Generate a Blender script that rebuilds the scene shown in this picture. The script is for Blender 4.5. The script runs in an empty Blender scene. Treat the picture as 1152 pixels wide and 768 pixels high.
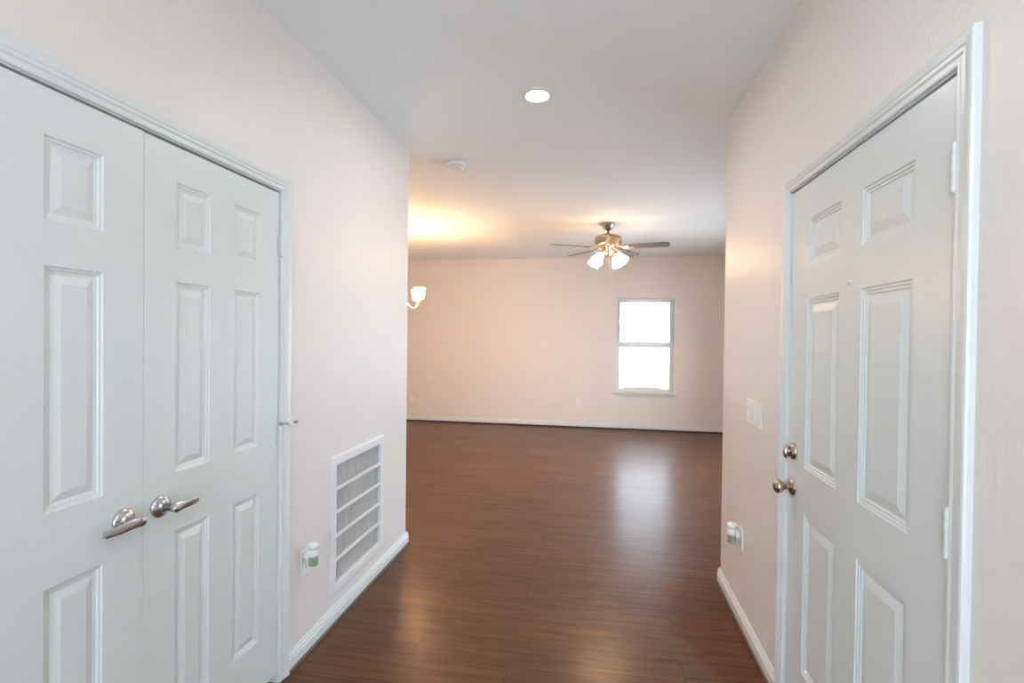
import bpy, bmesh, math, random
from mathutils import Vector, Matrix
random.seed(4)
S = bpy.context.scene
COL = S.collection
PI = math.pi

# ------------------------------------------------------------------ camera
CAM_H = 1.4646
YAW, PITCH, ROLL, F_PX = 0.1681, -0.0107, 0.0116, 561.6
cy, sy = math.cos(YAW), math.sin(YAW)
r0 = Vector((cy, sy, 0)); f0 = Vector((-sy, cy, 0)); u0 = Vector((0, 0, 1))
f2 = f0*math.cos(PITCH) + u0*math.sin(PITCH)
u2 = u0*math.cos(PITCH) - f0*math.sin(PITCH)
r3 = r0*math.cos(ROLL) + u2*math.sin(ROLL)
u3 = u2*math.cos(ROLL) - r0*math.sin(ROLL)
cam = bpy.data.cameras.new('camera')
cam.sensor_width = 36.0
cam.lens = F_PX*36.0/1152.0
cam.clip_start = 0.05
cam.clip_end = 200
cam_o = bpy.data.objects.new('camera', cam)
m = Matrix((r3, u3, -f2)).transposed().to_4x4()
m.translation = Vector((0, 0, CAM_H))
cam_o.matrix_world = m
COL.objects.link(cam_o)
S.camera = cam_o

# ------------------------------------------------------------------ world, exposure, lamp strengths
W = bpy.data.worlds.new('sky'); S.world = W
W.use_nodes = True
bg = W.node_tree.nodes['Background']
bg.inputs['Color'].default_value = (0.74, 0.87, 1.0, 1)
bg.inputs['Strength'].default_value = 4.3
S.view_settings.view_transform = 'Standard'
S.view_settings.look = 'None'
S.view_settings.gamma = 1.0
S.view_settings.exposure = 1.32
S.view_settings.use_curve_mapping = False
DOWNLIGHT_E = 130.0
FILL_GLOBE_E = 22.0  # added globe behind the camera
FAN_E = 10.0
FAN_BULB_E = 135.0
CHAND_E = 26.0
CHAND_BULB_E = 24.0

# ------------------------------------------------------------------ room numbers (metres)
H = 2.74
AL, BR = -1.3007, 0.7497          # hall walls
YL, YR = 3.3205, 3.1659           # where the hall walls end
D = 8.1245                        # far wall
RXL, RXR = -4.5, 2.7              # sides of the far room
YB = -1.6                         # wall behind the camera
T = 0.12

# ------------------------------------------------------------------ materials
def new_mat(name):
    mt = bpy.data.materials.new(name); mt.use_nodes = True
    nt = mt.node_tree
    return mt, nt, nt.nodes['Principled BSDF']
def plain(name, col, rough=0.5, metal=0.0, spec=0.5, **kw):
    mt, nt, p = new_mat(name)
    p.inputs['Base Color'].default_value = (*col, 1)
    p.inputs['Roughness'].default_value = rough
    p.inputs['Metallic'].default_value = metal
    p.inputs['Specular IOR Level'].default_value = spec
    for k, v in kw.items(): p.inputs[k].default_value = v
    return mt
def textured(name, col, rough, scale, strength, dist, spec=0.5, stretch=(1, 1, 1), detail=3.0, var=0.02):
    mt, nt, p = new_mat(name)
    tc = nt.nodes.new('ShaderNodeTexCoord'); mp = nt.nodes.new('ShaderNodeMapping')
    mp.inputs['Scale'].default_value = stretch
    nt.links.new(tc.outputs['Object'], mp.inputs['Vector'])
    n = nt.nodes.new('ShaderNodeTexNoise')
    n.inputs['Scale'].default_value = scale; n.inputs['Detail'].default_value = detail
    nt.links.new(mp.outputs['Vector'], n.inputs['Vector'])
    b = nt.nodes.new('ShaderNodeBump')
    b.inputs['Strength'].default_value = strength; b.inputs['Distance'].default_value = dist
    nt.links.new(n.outputs['Fac'], b.inputs['Height'])
    nt.links.new(b.outputs['Normal'], p.inputs['Normal'])
    p.inputs['Roughness'].default_value = rough
    p.inputs['Specular IOR Level'].default_value = spec
    if var > 0:
        n2 = nt.nodes.new('ShaderNodeTexNoise'); n2.inputs['Scale'].default_value = 3.0
        nt.links.new(tc.outputs['Object'], n2.inputs['Vector'])
        mx = nt.nodes.new('ShaderNodeMix'); mx.data_type = 'RGBA'
        mx.inputs[6].default_value = (*[c*(1-var) for c in col], 1)
        mx.inputs[7].default_value = (*[min(1, c*(1+var)) for c in col], 1)
        nt.links.new(n2.outputs['Fac'], mx.inputs[0])
        nt.links.new(mx.outputs[2], p.inputs['Base Color'])
    else:
        p.inputs['Base Color'].default_value = (*col, 1)
    return mt
M_WALL = textured('wall_paint', (0.80, 0.745, 0.715), 0.40, 80, 0.38, 0.004, spec=0.4)
M_CEIL = textured('ceiling_paint', (0.905, 0.925, 0.935), 0.75, 120, 0.25, 0.004, spec=0.3)
M_TRIM = textured('trim_gloss_paint', (0.74, 0.765, 0.76), 0.30, 40, 0.04, 0.002, var=0)
M_DOOR = textured('door_paint_woodgrain', (0.72, 0.745, 0.74), 0.36, 7, 0.10, 0.003, stretch=(14, 14, 1), var=0)
M_FDOOR = textured('front_door_paint', (0.70, 0.735, 0.73), 0.30, 30, 0.03, 0.002, var=0)
M_PLASTIC = plain('white_plastic', (0.86, 0.855, 0.845), 0.35)
M_VINYL = plain('white_vinyl', (0.80, 0.81, 0.82), 0.4)
M_NICKEL = plain('satin_nickel', (0.60, 0.60, 0.61), 0.24, 1.0)
M_BRONZE = plain('aged_nickel', (0.50, 0.42, 0.36), 0.22, 1.0)
M_FAN = plain('brushed_nickel', (0.44, 0.37, 0.31), 0.35, 1.0)
M_BRASS = plain('polished_brass_nickel', (0.72, 0.58, 0.40), 0.2, 1.0)
M_DARK = plain('dark_gap', (0.03, 0.025, 0.022), 0.6)
M_SLOT = plain('socket_slot', (0.05, 0.045, 0.04), 0.6)
M_SHOE = plain('shoe_strip_brown', (0.10, 0.072, 0.062), 0.4)
M_FILTER = textured('pleated_filter', (0.52, 0.51, 0.50), 0.9, 60, 0.2, 0.003, var=0.06)
M_WHITE = plain('grille_enamel', (0.80, 0.80, 0.81), 0.35)
M_RUBBER = plain('white_rubber', (0.75, 0.74, 0.72), 0.6)
M_GROUND = plain('outdoor_concrete', (0.84, 0.84, 0.83), 0.9)
M_LABELGREEN = plain('green_label', (0.20, 0.33, 0.17), 0.4)
M_OIL = plain('scented_oil', (0.75, 0.78, 0.62), 0.08, **{'Transmission Weight': 0.6, 'IOR': 1.4})
M_BLACKLENS = plain('peephole_lens', (0.02, 0.02, 0.022), 0.1)

def emissive(name, base, col, strength, rough=0.3):
    mt, nt, p = new_mat(name)
    p.inputs['Base Color'].default_value = (*base, 1)
    p.inputs['Roughness'].default_value = rough
    p.inputs['Emission Color'].default_value = (*col, 1)
    p.inputs['Emission Strength'].default_value = strength
    return mt
M_DOWN = emissive('downlight_lens', (0.8, 0.8, 0.8), (1.0, 0.95, 0.89), DOWNLIGHT_E)
M_FILL_GLOBE = emissive('fill_globe_diffuser', (0.8, 0.8, 0.8), (0.89, 0.97, 1.0), FILL_GLOBE_E)
M_FANGLASS = emissive('fan_frosted_glass', (0.85, 0.82, 0.78), (1.0, 0.67, 0.38), FAN_E)
M_FANBULB = emissive('fan_bulb', (0.8, 0.8, 0.8), (1.0, 0.64, 0.34), FAN_BULB_E)
M_CHGLASS = emissive('chandelier_frosted_glass', (0.85, 0.82, 0.78), (1.0, 0.58, 0.27), CHAND_E)
M_CHBULB = emissive('chandelier_bulb', (0.8, 0.8, 0.8), (1.0, 0.64, 0.33), CHAND_BULB_E)

def glass_pane():
    mt = bpy.data.materials.new('window_glass'); mt.use_nodes = True
    nt = mt.node_tree; nt.nodes.clear()
    o = nt.nodes.new('ShaderNodeOutputMaterial')
    t = nt.nodes.new('ShaderNodeBsdfTransparent'); t.inputs[0].default_value = (0.94, 0.96, 0.96, 1)
    g = nt.nodes.new('ShaderNodeBsdfGlossy'); g.inputs['Roughness'].default_value = 0.02
    fr = nt.nodes.new('ShaderNodeFresnel'); fr.inputs[0].default_value = 1.35
    mx = nt.nodes.new('ShaderNodeMixShader')
    nt.links.new(fr.outputs[0], mx.inputs[0]); nt.links.new(t.outputs[0], mx.inputs[1]); nt.links.new(g.outputs[0], mx.inputs[2])
    nt.links.new(mx.outputs[0], o.inputs[0])
    return mt
M_GLASS = glass_pane()
def slat_mat():
    mt = bpy.data.materials.new('blind_slat_vinyl'); mt.use_nodes = True
    nt = mt.node_tree; nt.nodes.clear()
    o = nt.nodes.new('ShaderNodeOutputMaterial')
    d = nt.nodes.new('ShaderNodeBsdfDiffuse'); d.inputs[0].default_value = (0.85, 0.85, 0.83, 1)
    t = nt.nodes.new('ShaderNodeBsdfTranslucent'); t.inputs[0].default_value = (0.85, 0.85, 0.83, 1)
    mx = nt.nodes.new('ShaderNodeMixShader'); mx.inputs[0].default_value = 0.6
    nt.links.new(d.outputs[0], mx.inputs[1]); nt.links.new(t.outputs[0], mx.inputs[2])
    nt.links.new(mx.outputs[0], o.inputs[0])
    return mt
M_SLAT = slat_mat()

def wood_floor():
    mt, nt, p = new_mat('laminate_planks')
    N = nt.nodes.new; Lk = nt.links.new
    tc = N('ShaderNodeTexCoord')
    mp = N('ShaderNodeMapping'); mp.inputs['Location'].default_value = (0.37, 0.115, 0)
    Lk(tc.outputs['Object'], mp.inputs['Vector'])
    br = N('ShaderNodeTexBrick')
    br.offset = 0.37; br.squash = 1.0
    br.inputs['Scale'].default_value = 1.0
    br.inputs['Brick Width'].default_value = 1.21
    br.inputs['Row Height'].default_value = 0.19
    br.inputs['Mortar Size'].default_value = 0.0016
    br.inputs['Mortar Smooth'].default_value = 0.2
    br.inputs['Color1'].default_value = (0, 0, 0, 1)
    br.inputs['Color2'].default_value = (1, 1, 1, 1)
    br.inputs['Mortar'].default_value = (0.5, 0.5, 0.5, 1)
    Lk(mp.outputs['Vector'], br.inputs['Vector'])
    # grain: every plank samples its own stretch of wood
    off = N('ShaderNodeVectorMath'); off.operation = 'SCALE'; off.inputs['Scale'].default_value = 37.0
    Lk(br.outputs['Color'], off.inputs[0])
    add = N('ShaderNodeVectorMath'); add.operation = 'ADD'
    Lk(tc.outputs['Object'], add.inputs[0]); Lk(off.outputs[0], add.inputs[1])
    m1 = N('ShaderNodeMapping'); m1.inputs['Scale'].default_value = (1.6, 22, 1); Lk(add.outputs[0], m1.inputs['Vector'])
    g1 = N('ShaderNodeTexNoise'); g1.inputs['Scale'].default_value = 1.6; g1.inputs['Detail'].default_value = 7; g1.inputs['Roughness'].default_value = 0.62
    g1.inputs['Distortion'].default_value = 0.6
    Lk(m1.outputs[0], g1.inputs['Vector'])
    m2 = N('ShaderNodeMapping'); m2.inputs['Scale'].default_value = (4, 160, 1); Lk(add.outputs[0], m2.inputs['Vector'])
    g2 = N('ShaderNodeTexNoise'); g2.inputs['Scale'].default_value = 1.0; g2.inputs['Detail'].default_value = 4
    Lk(m2.outputs[0], g2.inputs['Vector'])
    mxg = N('ShaderNodeMath'); mxg.operation = 'MULTIPLY_ADD'; mxg.inputs[1].default_value = 0.45
    Lk(g2.outputs['Fac'], mxg.inputs[0])
    sc = N('ShaderNodeMath'); sc.operation = 'MULTIPLY'; sc.inputs[1].default_value = 0.62
    Lk(g1.outputs['Fac'], sc.inputs[0]); Lk(sc.outputs[0], mxg.inputs[2])
    bw = N('ShaderNodeMath'); bw.operation = 'MULTIPLY_ADD'; bw.inputs[1].default_value = 0.07; 
    sep = N('ShaderNodeSeparateColor'); Lk(br.outputs['Color'], sep.inputs[0])
    Lk(sep.outputs[0], bw.inputs[0]); Lk(mxg.outputs[0], bw.inputs[2])
    cr = N('ShaderNodeValToRGB')
    e = cr.color_ramp.elements
    e[0].position = 0.36; e[0].color = (0.052, 0.017, 0.0068, 1)
    e[1].position = 0.76; e[1].color = (0.174, 0.069, 0.028, 1)
    k = e.new(0.55); k.color = (0.108, 0.039, 0.016, 1)
    Lk(bw.outputs[0], cr.inputs[0])
    # seams
    ms = N('ShaderNodeMix'); ms.data_type = 'RGBA'; ms.inputs[7].default_value = (0.030, 0.014, 0.009, 1)
    Lk(br.outputs['Fac'], ms.inputs[0]); Lk(cr.outputs[0], ms.inputs[6])
    # damp, rubbed-off patch beside the right hall wall
    dv = N('ShaderNodeVectorMath'); dv.operation = 'SUBTRACT'; dv.inputs[1].default_value = (0.66, 2.72, 0)
    nz = N('ShaderNodeTexNoise'); nz.inputs['Scale'].default_value = 8.0; nz.inputs['Detail'].default_value = 6
    Lk(tc.outputs['Object'], nz.inputs['Vector'])
    nzs = N('ShaderNodeVectorMath'); nzs.operation = 'MULTIPLY_ADD'
    nzs.inputs[1].default_value = (0.30, 0.45, 0); nzs.inputs[2].default_value = (-0.15, -0.22, 0)
    Lk(nz.outputs['Color'], nzs.inputs[0])
    ad2 = N('ShaderNodeVectorMath'); ad2.operation = 'ADD'
    Lk(tc.outputs['Object'], ad2.inputs[0]); Lk(nzs.outputs[0], ad2.inputs[1])
    Lk(ad2.outputs[0], dv.inputs[0])
    el = N('ShaderNodeVectorMath'); el.operation = 'MULTIPLY'; el.inputs[1].default_value = (1/0.25, 1/0.52, 0)
    Lk(dv.outputs[0], el.inputs[0])
    ln = N('ShaderNodeVectorMath'); ln.operation = 'LENGTH'; Lk(el.outputs[0], ln.inputs[0])
    mr = N('ShaderNodeMapRange'); mr.interpolation_type = 'LINEAR'
    mr.inputs['From Min'].default_value = 0.93; mr.inputs['From Max'].default_value = 1.05
    mr.inputs['To Min'].default_value = 1.0; mr.inputs['To Max'].default_value = 0.0
    Lk(ln.outputs['Value'], mr.inputs['Value'])
    dk = N('ShaderNodeMix'); dk.data_type = 'RGBA'; dk.blend_type = 'MULTIPLY'
    dk.inputs[7].default_value = (1.0, 0.80, 0.64, 1)
    Lk(mr.outputs[0], dk.inputs[0]); Lk(ms.outputs[2], dk.inputs[6])
    Lk(dk.outputs[2], p.inputs['Base Color'])
    # worn film makes the sheen uneven
    n3 = N('ShaderNodeTexNoise'); n3.inputs['Scale'].default_value = 2.3; n3.inputs['Detail'].default_value = 5
    Lk(tc.outputs['Object'], n3.inputs['Vector'])
    rr = N('ShaderNodeMapRange'); rr.inputs['To Min'].default_value = 0.42; rr.inputs['To Max'].default_value = 0.54
    Lk(n3.outputs['Fac'], rr.inputs['Value']); Lk(rr.outputs[0], p.inputs['Roughness'])
    sp = N('ShaderNodeMapRange'); sp.inputs['To Min'].default_value = 0.20; sp.inputs['To Max'].default_value = 0.15
    Lk(mr.outputs[0], sp.inputs['Value']); Lk(sp.outputs[0], p.inputs['Specular IOR Level'])
    cw = N('ShaderNodeMapRange'); cw.inputs['To Min'].default_value = 0.34; cw.inputs['To Max'].default_value = 0.06
    Lk(mr.outputs[0], cw.inputs['Value']); Lk(cw.outputs[0], p.inputs['Coat Weight'])
    p.inputs['Coat Roughness'].default_value = 0.24
    b1 = N('ShaderNodeBump'); b1.inputs['Strength'].default_value = 0.12; b1.inputs['Distance'].default_value = 0.002
    Lk(mxg.outputs[0], b1.inputs['Height'])
    b2 = N('ShaderNodeBump'); b2.inputs['Strength'].default_value = 0.5; b2.inputs['Distance'].default_value = 0.0015; b2.invert = True
    Lk(br.outputs['Fac'], b2.inputs['Height']); Lk(b1.outputs[0], b2.inputs['Normal'])
    Lk(b2.outputs[0], p.inputs['Normal'])
    return mt
M_FLOOR = wood_floor()

def blade_mat():
    mt, nt, p = new_mat('fan_blade_walnut')
    tc = nt.nodes.new('ShaderNodeTexCoord'); mp = nt.nodes.new('ShaderNodeMapping'); mp.inputs['Scale'].default_value = (3, 60, 1)
    n = nt.nodes.new('ShaderNodeTexNoise'); n.inputs['Scale'].default_value = 1.5; n.inputs['Detail'].default_value = 5
    cr = nt.nodes.new('ShaderNodeValToRGB')
    cr.color_ramp.elements[0].position = 0.3; cr.color_ramp.elements[0].color = (0.060, 0.030, 0.020, 1)
    cr.color_ramp.elements[1].position = 0.7; cr.color_ramp.elements[1].color = (0.15, 0.080, 0.052, 1)
    nt.links.new(tc.outputs['Object'], mp.inputs[0]); nt.links.new(mp.outputs[0], n.inputs['Vector'])
    nt.links.new(n.outputs['Fac'], cr.inputs[0]); nt.links.new(cr.outputs[0], p.inputs['Base Color'])
    p.inputs['Roughness'].default_value = 0.5
    p.inputs['Specular IOR Level'].default_value = 0.3
    return mt
M_BLADE = blade_mat()

# ------------------------------------------------------------------ mesh helpers
def box(bm, x0, x1, y0, y1, z0, z1, bev=0.0):
    tmp = bmesh.new()
    r = bmesh.ops.create_cube(tmp, size=1)
    bmesh.ops.scale(tmp, vec=(abs(x1-x0), abs(y1-y0), abs(z1-z0)), verts=tmp.verts)
    bmesh.ops.translate(tmp, vec=((x0+x1)/2, (y0+y1)/2, (z0+z1)/2), verts=tmp.verts)
    if bev > 0:
        bmesh.ops.bevel(tmp, geom=tmp.edges[:], offset=bev, segments=2, profile=0.5, affect='EDGES')
    merge(bm, tmp)
def merge(bm, tmp, mat=None):
    if mat is not None: bmesh.ops.transform(tmp, matrix=mat, verts=tmp.verts)
    vm = {}
    for v in tmp.verts: vm[v] = bm.verts.new(v.co)
    for f in tmp.faces:
        nf = bm.faces.new([vm[v] for v in f.verts]); nf.smooth = f.smooth; nf.material_index = f.material_index
    tmp.free()
AX = {'Z': Matrix.Identity(4), 'X': Matrix.Rotation(PI/2, 4, 'Y'), '-X': Matrix.Rotation(-PI/2, 4, 'Y'),
      'Y': Matrix.Rotation(-PI/2, 4, 'X'), '-Y': Matrix.Rotation(PI/2, 4, 'X')}
def lathe(bm, prof, seg=32, at=(0, 0, 0), axis='Z', mat=None, smooth=True):
    """prof: (radius, height) pairs; a radius of 0 closes the end"""
    tmp = bmesh.new()
    rings = []
    for r, z in prof:
        if r <= 1e-6: rings.append([tmp.verts.new((0, 0, z))])
        else: rings.append([tmp.verts.new((r*math.cos(2*PI*i/seg), r*math.sin(2*PI*i/seg), z)) for i in range(seg)])
    for a, b in zip(rings, rings[1:]):
        for i in range(seg):
            j = (i+1) % seg
            vs = []
            for v in ((a[i % len(a)], a[j % len(a)]) if len(a) > 1 else (a[0],)): vs.append(v)
            for v in ((b[j % len(b)], b[i % len(b)]) if len(b) > 1 else (b[0],)): vs.append(v)
            if len(vs) > 2:
                f = tmp.faces.new(vs); f.smooth = smooth
    M = mat if mat is not None else Matrix.Translation(at) @ AX[axis]
    merge(bm, tmp, M)
def pw(v, e): return math.copysign(abs(v)**e, v)
def tube(bm, pts, rad, seg=12, cap=True, flat=1.0, sq=1.0):
    pts = [Vector(p) for p in pts]
    rads = rad if isinstance(rad, (list, tuple)) else [rad]*len(pts)
    rings = []
    up = Vector((0, 0, 1))
    for i, p in enumerate(pts):
        t = (pts[min(i+1, len(pts)-1)] - pts[max(i-1, 0)]).normalized()
        a = up.cross(t)
        if a.length < 0.05: a = Vector((1, 0, 0)).cross(t)
        a.normalize(); b = t.cross(a).normalized()
        rings.append([bm.verts.new(p + (a*pw(math.cos(2*PI*k/seg), sq) + b*pw(math.sin(2*PI*k/seg), sq)*flat)*rads[i]) for k in range(seg)])
    for A, B in zip(rings, rings[1:]):
        for k in range(seg):
            f = bm.faces.new((A[k], A[(k+1) % seg], B[(k+1) % seg], B[k])); f.smooth = True
    if cap:
        bm.faces.new(rings[0][::-1]); bm.faces.new(rings[-1])
def smooth_path(pts, n=8):
    P = [Vector(p) for p in pts]; P = [2*P[0]-P[1]] + P + [2*P[-1]-P[-2]]
    out = []
    for i in range(1, len(P)-2):
        for k in range(n):
            t = k/n; a, b, c, d = P[i-1:i+3]
            out.append(0.5*((2*b) + (c-a)*t + (2*a-5*b+4*c-d)*t*t + (3*b-a-3*c+d)*t**3))
    out.append(P[-2]); return out
def obj(name, bm, mat, parent=None, origin=None, normals=True):
    me = bpy.data.meshes.new(name)
    if normals: bmesh.ops.recalc_face_normals(bm, faces=bm.faces[:])
    base = Vector((0, 0, 0))
    if parent is not None: base = Vector(parent.get('base', (0, 0, 0)))
    if origin is not None: base = Vector(origin)
    bmesh.ops.translate(bm, vec=-base, verts=bm.verts[:])
    bm.to_mesh(me); bm.free()
    for mm in (mat if isinstance(mat, (list, tuple)) else [mat]): me.materials.append(mm)
    o = bpy.data.objects.new(name, me); COL.objects.link(o)
    if parent is not None:
        o.parent = parent
        o.location = base - Vector(parent.get('base', (0, 0, 0)))
    else: o.location = base
    o['base'] = tuple(base)
    return o
def thing(name, label, cat, loc, group=None, kind=None):
    o = bpy.data.objects.new(name, None); COL.objects.link(o)
    o.location = loc; o['base'] = tuple(loc); o.empty_display_size = 0.1
    o['label'] = label; o['category'] = cat
    if group: o['group'] = group
    if kind: o['kind'] = kind
    return o
def struct(name, bm, mat, label, cat, origin=None, normals=True):
    o = obj(name, bm, mat, None, origin, normals)
    o['kind'] = 'structure'; o['label'] = label; o['category'] = cat
    return o
def slab(bm, fix, c0, c1, u, v, holes):
    """a wall slab with rectangular openings: fix axis 'x' (u=y, v=z), 'y' (u=x, v=z) or 'z' (u=x, v=y), from c0 to c1 along the fixed axis"""
    us = sorted(set([u[0], u[1]] + [a for h in holes for a in h[0:2] if u[0] < a < u[1]]))
    vs = sorted(set([v[0], v[1]] + [a for h in holes for a in h[2:4] if v[0] < a < v[1]]))
    def P(c, a, b): return {'x': (c, a, b), 'y': (a, c, b), 'z': (a, b, c)}[fix]
    cache = {}
    def V(c, i, j):
        if (c, i, j) not in cache: cache[(c, i, j)] = bm.verts.new(P(c, us[i], vs[j]))
        return cache[(c, i, j)]
    def solid(i, j):
        if not (0 <= i < len(us)-1 and 0 <= j < len(vs)-1): return False
        cu, cv = (us[i]+us[i+1])/2, (vs[j]+vs[j+1])/2
        return not any(h[0] < cu < h[1] and h[2] < cv < h[3] for h in holes)
    for i in range(len(us)-1):
        for j in range(len(vs)-1):
            if not solid(i, j): continue
            for c in (c0, c1): bm.faces.new((V(c, i, j), V(c, i+1, j), V(c, i+1, j+1), V(c, i, j+1)))
            for di, dj, (a, b) in ((-1, 0, ((i, j), (i, j+1))), (1, 0, ((i+1, j), (i+1, j+1))), (0, -1, ((i, j), (i+1, j))), (0, 1, ((i, j+1), (i+1, j+1)))):
                if not solid(i+di, j+dj):
                    bm.faces.new((V(c0, *a), V(c0, *b), V(c1, *b), V(c1, *a)))
def run(bm, path, prof, z0=0.0, side=1):
    """sweep a moulding profile of (out, up) along a floor path with mitred corners"""
    P = [Vector((p[0], p[1])) for p in path]
    nrm = []
    for i in range(len(P)-1):
        d = (P[i+1]-P[i]).normalized(); nrm.append(Vector((d.y, -d.x))*side)
    cols = []
    for i, p in enumerate(P):
        if i == 0: n = nrm[0]
        elif i == len(P)-1: n = nrm[-1]
        else:
            n = nrm[i-1] + nrm[i]; n = n/(1 + nrm[i-1].dot(nrm[i]))
        cols.append([bm.verts.new((p.x+n.x*o, p.y+n.y*o, z0+h)) for o, h in prof])
    for A, B in zip(cols, cols[1:]):
        for k in range(len(prof)-1): bm.faces.new((A[k], A[k+1], B[k+1], B[k]))
        bm.faces.new((A[-1], A[0], B[0], B[-1]))
    bm.faces.new(cols[0]); bm.faces.new(cols[-1][::-1])
def casing(bm, X, nx, y0, y1, zt, prof):
    """door casing round an opening y0..y1 up to zt on the wall plane X; prof: (width away from opening, thickness)"""
    rows = []
    for w, t in prof:
        x = X + nx*t
        rows.append([bm.verts.new(c) for c in ((x, y0-w, 0), (x, y0-w, zt+w), (x, y1+w, zt+w), (x, y1+w, 0))])
    for A, B in zip(rows, rows[1:] + rows[:1]):
        for k in range(3): bm.faces.new((A[k], A[k+1], B[k+1], B[k]))
    bm.faces.new([r[0] for r in rows]); bm.faces.new([r[3] for r in rows][::-1])

# ------------------------------------------------------------------ shell
bm = bmesh.new(); box(bm, RXL-0.3, RXR+0.3, YB-0.3, D+0.3, -0.12, 0.0)
struct('floor', bm, M_FLOOR, 'reddish brown wood plank floor running through hall and room', 'floor')
bm = bmesh.new(); slab(bm, 'z', H, H+0.12, (RXL-0.3, RXR+0.3), (YB-0.3, D+0.3), [])
struct('ceiling', bm, M_CEIL, 'white textured ceiling over hall and far room', 'ceiling')

# left hall wall: closet opening, return-air hole, rounded end, return into the room
RC = 0.02
LD0, LD1, LDT = 0.622, 1.890, 2.057          # closet opening
G = (2.335, 2.868, 0.197, 0.805)              # return air opening
bm = bmesh.new()
slab(bm, 'x', AL, AL-T, (YB, YL-RC), (0, H), [(LD0, LD1, -1, LDT), G])
ring = [(AL-RC+RC*math.cos(a), YL-RC+RC*math.sin(a)) for a in [PI/2*i/10 for i in range(11)]]
for (xa, ya), (xb, yb) in zip(ring, ring[1:]):
    f = bm.faces.new([bm.verts.new(c) for c in ((xa, ya, 0), (xb, yb, 0), (xb, yb, H), (xa, ya, H))])
slab(bm, 'y', YL, YL-T, (RXL, AL-RC), (0, H), [])
box(bm, AL-T, AL-RC, YL-T, YL-RC, 0, H)
struct('wall_left', bm, M_WALL, 'off-white left hall wall with closet doors and return air grille', 'wall')
bm = bmesh.new()
box(bm, -2.05, -2.0, 0.3, 2.2, 0, H); box(bm, -2.0, AL-T, 0.3, 0.35, 0, H); box(bm, -2.0, AL-T, 2.15, 2.2, 0, H)
struct('wall_closet', bm, M_WALL, 'closet walls behind the double doors', 'wall')

# right hall wall with the front door opening
RD0, RD1, RDT = 1.199, 2.129, 2.043
bm = bmesh.new()
slab(bm, 'x', BR, BR+T, (YB, YR-RC), (0, H), [(RD0, RD1, -1, RDT)])
ring = [(BR+RC-RC*math.cos(a), YR-RC+RC*math.sin(a)) for a in [PI/2*i/10 for i in range(11)]]
for (xa, ya), (xb, yb) in zip(ring, ring[1:]):
    bm.faces.new([bm.verts.new(c) for c in ((xa, ya, 0), (xb, yb, 0), (xb, yb, H), (xa, ya, H))])
slab(bm, 'y', YR, YR-T, (BR+RC, RXR), (0, H), [])
box(bm, BR+RC, BR+T, YR-T, YR-RC, 0, H)
struct('wall_right', bm, M_WALL, 'off-white right hall wall holding the front door', 'wall')

# far wall with window
WX0, WX1, WZ0, WZ1 = 0.312, 1.192, 0.600, 2.086
bm = bmesh.new(); slab(bm, 'y', D, D+0.14, (RXL-T, RXR+T), (0, H), [(WX0, WX1, WZ0, WZ1)])
struct('wall_far', bm, M_WALL, 'beige far wall of the room with the single window', 'wall')
bm = bmesh.new(); box(bm, RXL-T, RXL, YL-T, D, 0, H)
struct('wall_room_left', bm, M_WALL, 'beige left wall of the far room', 'wall')
SX0, SX1, SZ0, SZ1 = 4.2, 7.0, 0.10, 2.10     # unseen opening added for daylight fill
bm = bmesh.new(); slab(bm, 'x', RXR, RXR+T, (YR-T, D), (0, H), [(SX0, SX1, SZ0, SZ1)])
struct('wall_room_right', bm, M_WALL, 'beige right wall of the far room', 'wall')
# wall behind the camera, with an opening added for fill daylight
BX0, BX1, BZ0, BZ1 = -0.95, 0.40, 0.10, 2.05
bm = bmesh.new(); slab(bm, 'y', YB, YB-0.14, (AL-T, BR+T), (0, H), [(BX0, BX1, BZ0, BZ1)])
struct('wall_back', bm, M_WALL, 'off-white wall closing the hall behind the camera', 'wall')
bm = bmesh.new(); box(bm, -40, 40, -40, 60, -0.32, -0.22)
struct('ground', bm, M_GROUND, 'pale concrete ground outside the window', 'ground')

# baseboards and brown shoe strips
BP = [(0, 0), (0.0125, 0), (0.0125, 0.040), (0.0085, 0.044), (0.0085, 0.050), (0.0115, 0.053), (0.0115, 0.056), (0.0065, 0.062), (0.0055, 0.070), (0.0025, 0.073), (0, 0.073)]
SP = [(0, 0), (0.021, 0), (0.0205, 0.006), (0.017, 0.0105), (0.0125, 0.012), (0, 0.012)]
def base(n, path, side, label, lift=1.0):
    b = bmesh.new(); run(b, path, BP, 0.012*lift, side)
    struct('baseboard_'+n, b, M_TRIM, 'white moulded baseboard '+label, 'baseboard')
    b = bmesh.new(); run(b, path, [(o_, h_*lift) for o_, h_ in SP], 0.0, side)
    return b
LCO, RCO = 0.058, 0.060
trims = []
b = base('left', [(AL, LD1+LCO), (AL, YL), (RXL, YL)], 1, 'below the return air grille on the left')
struct('trim_1', b, M_SHOE, 'dark brown strip under the left hall baseboard', 'trim')
b = base('right', [(BR, RD1+RCO+0.002), (BR, YR), (RXR, YR)], -1, 'beside the front door on the right')
struct('trim_2', b, M_SHOE, 'dark brown strip under the right hall baseboard', 'trim')
b = base('far', [(RXL, D), (RXR, D)], 1, 'along the far wall', 1.9)
struct('trim_3', b, M_DARK, 'dark strip under the far wall baseboard', 'trim')
b = base('room_left', [(RXL, YL), (RXL, D)], 1, 'along the left wall of the room')
struct('trim_4', b, M_SHOE, 'dark strip under the room left baseboard', 'trim')
b = base('room_right', [(RXR, YR), (RXR, D)], -1, 'along the right wall of the room')
struct('trim_5', b, M_SHOE, 'dark strip under the room right baseboard', 'trim')

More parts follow.
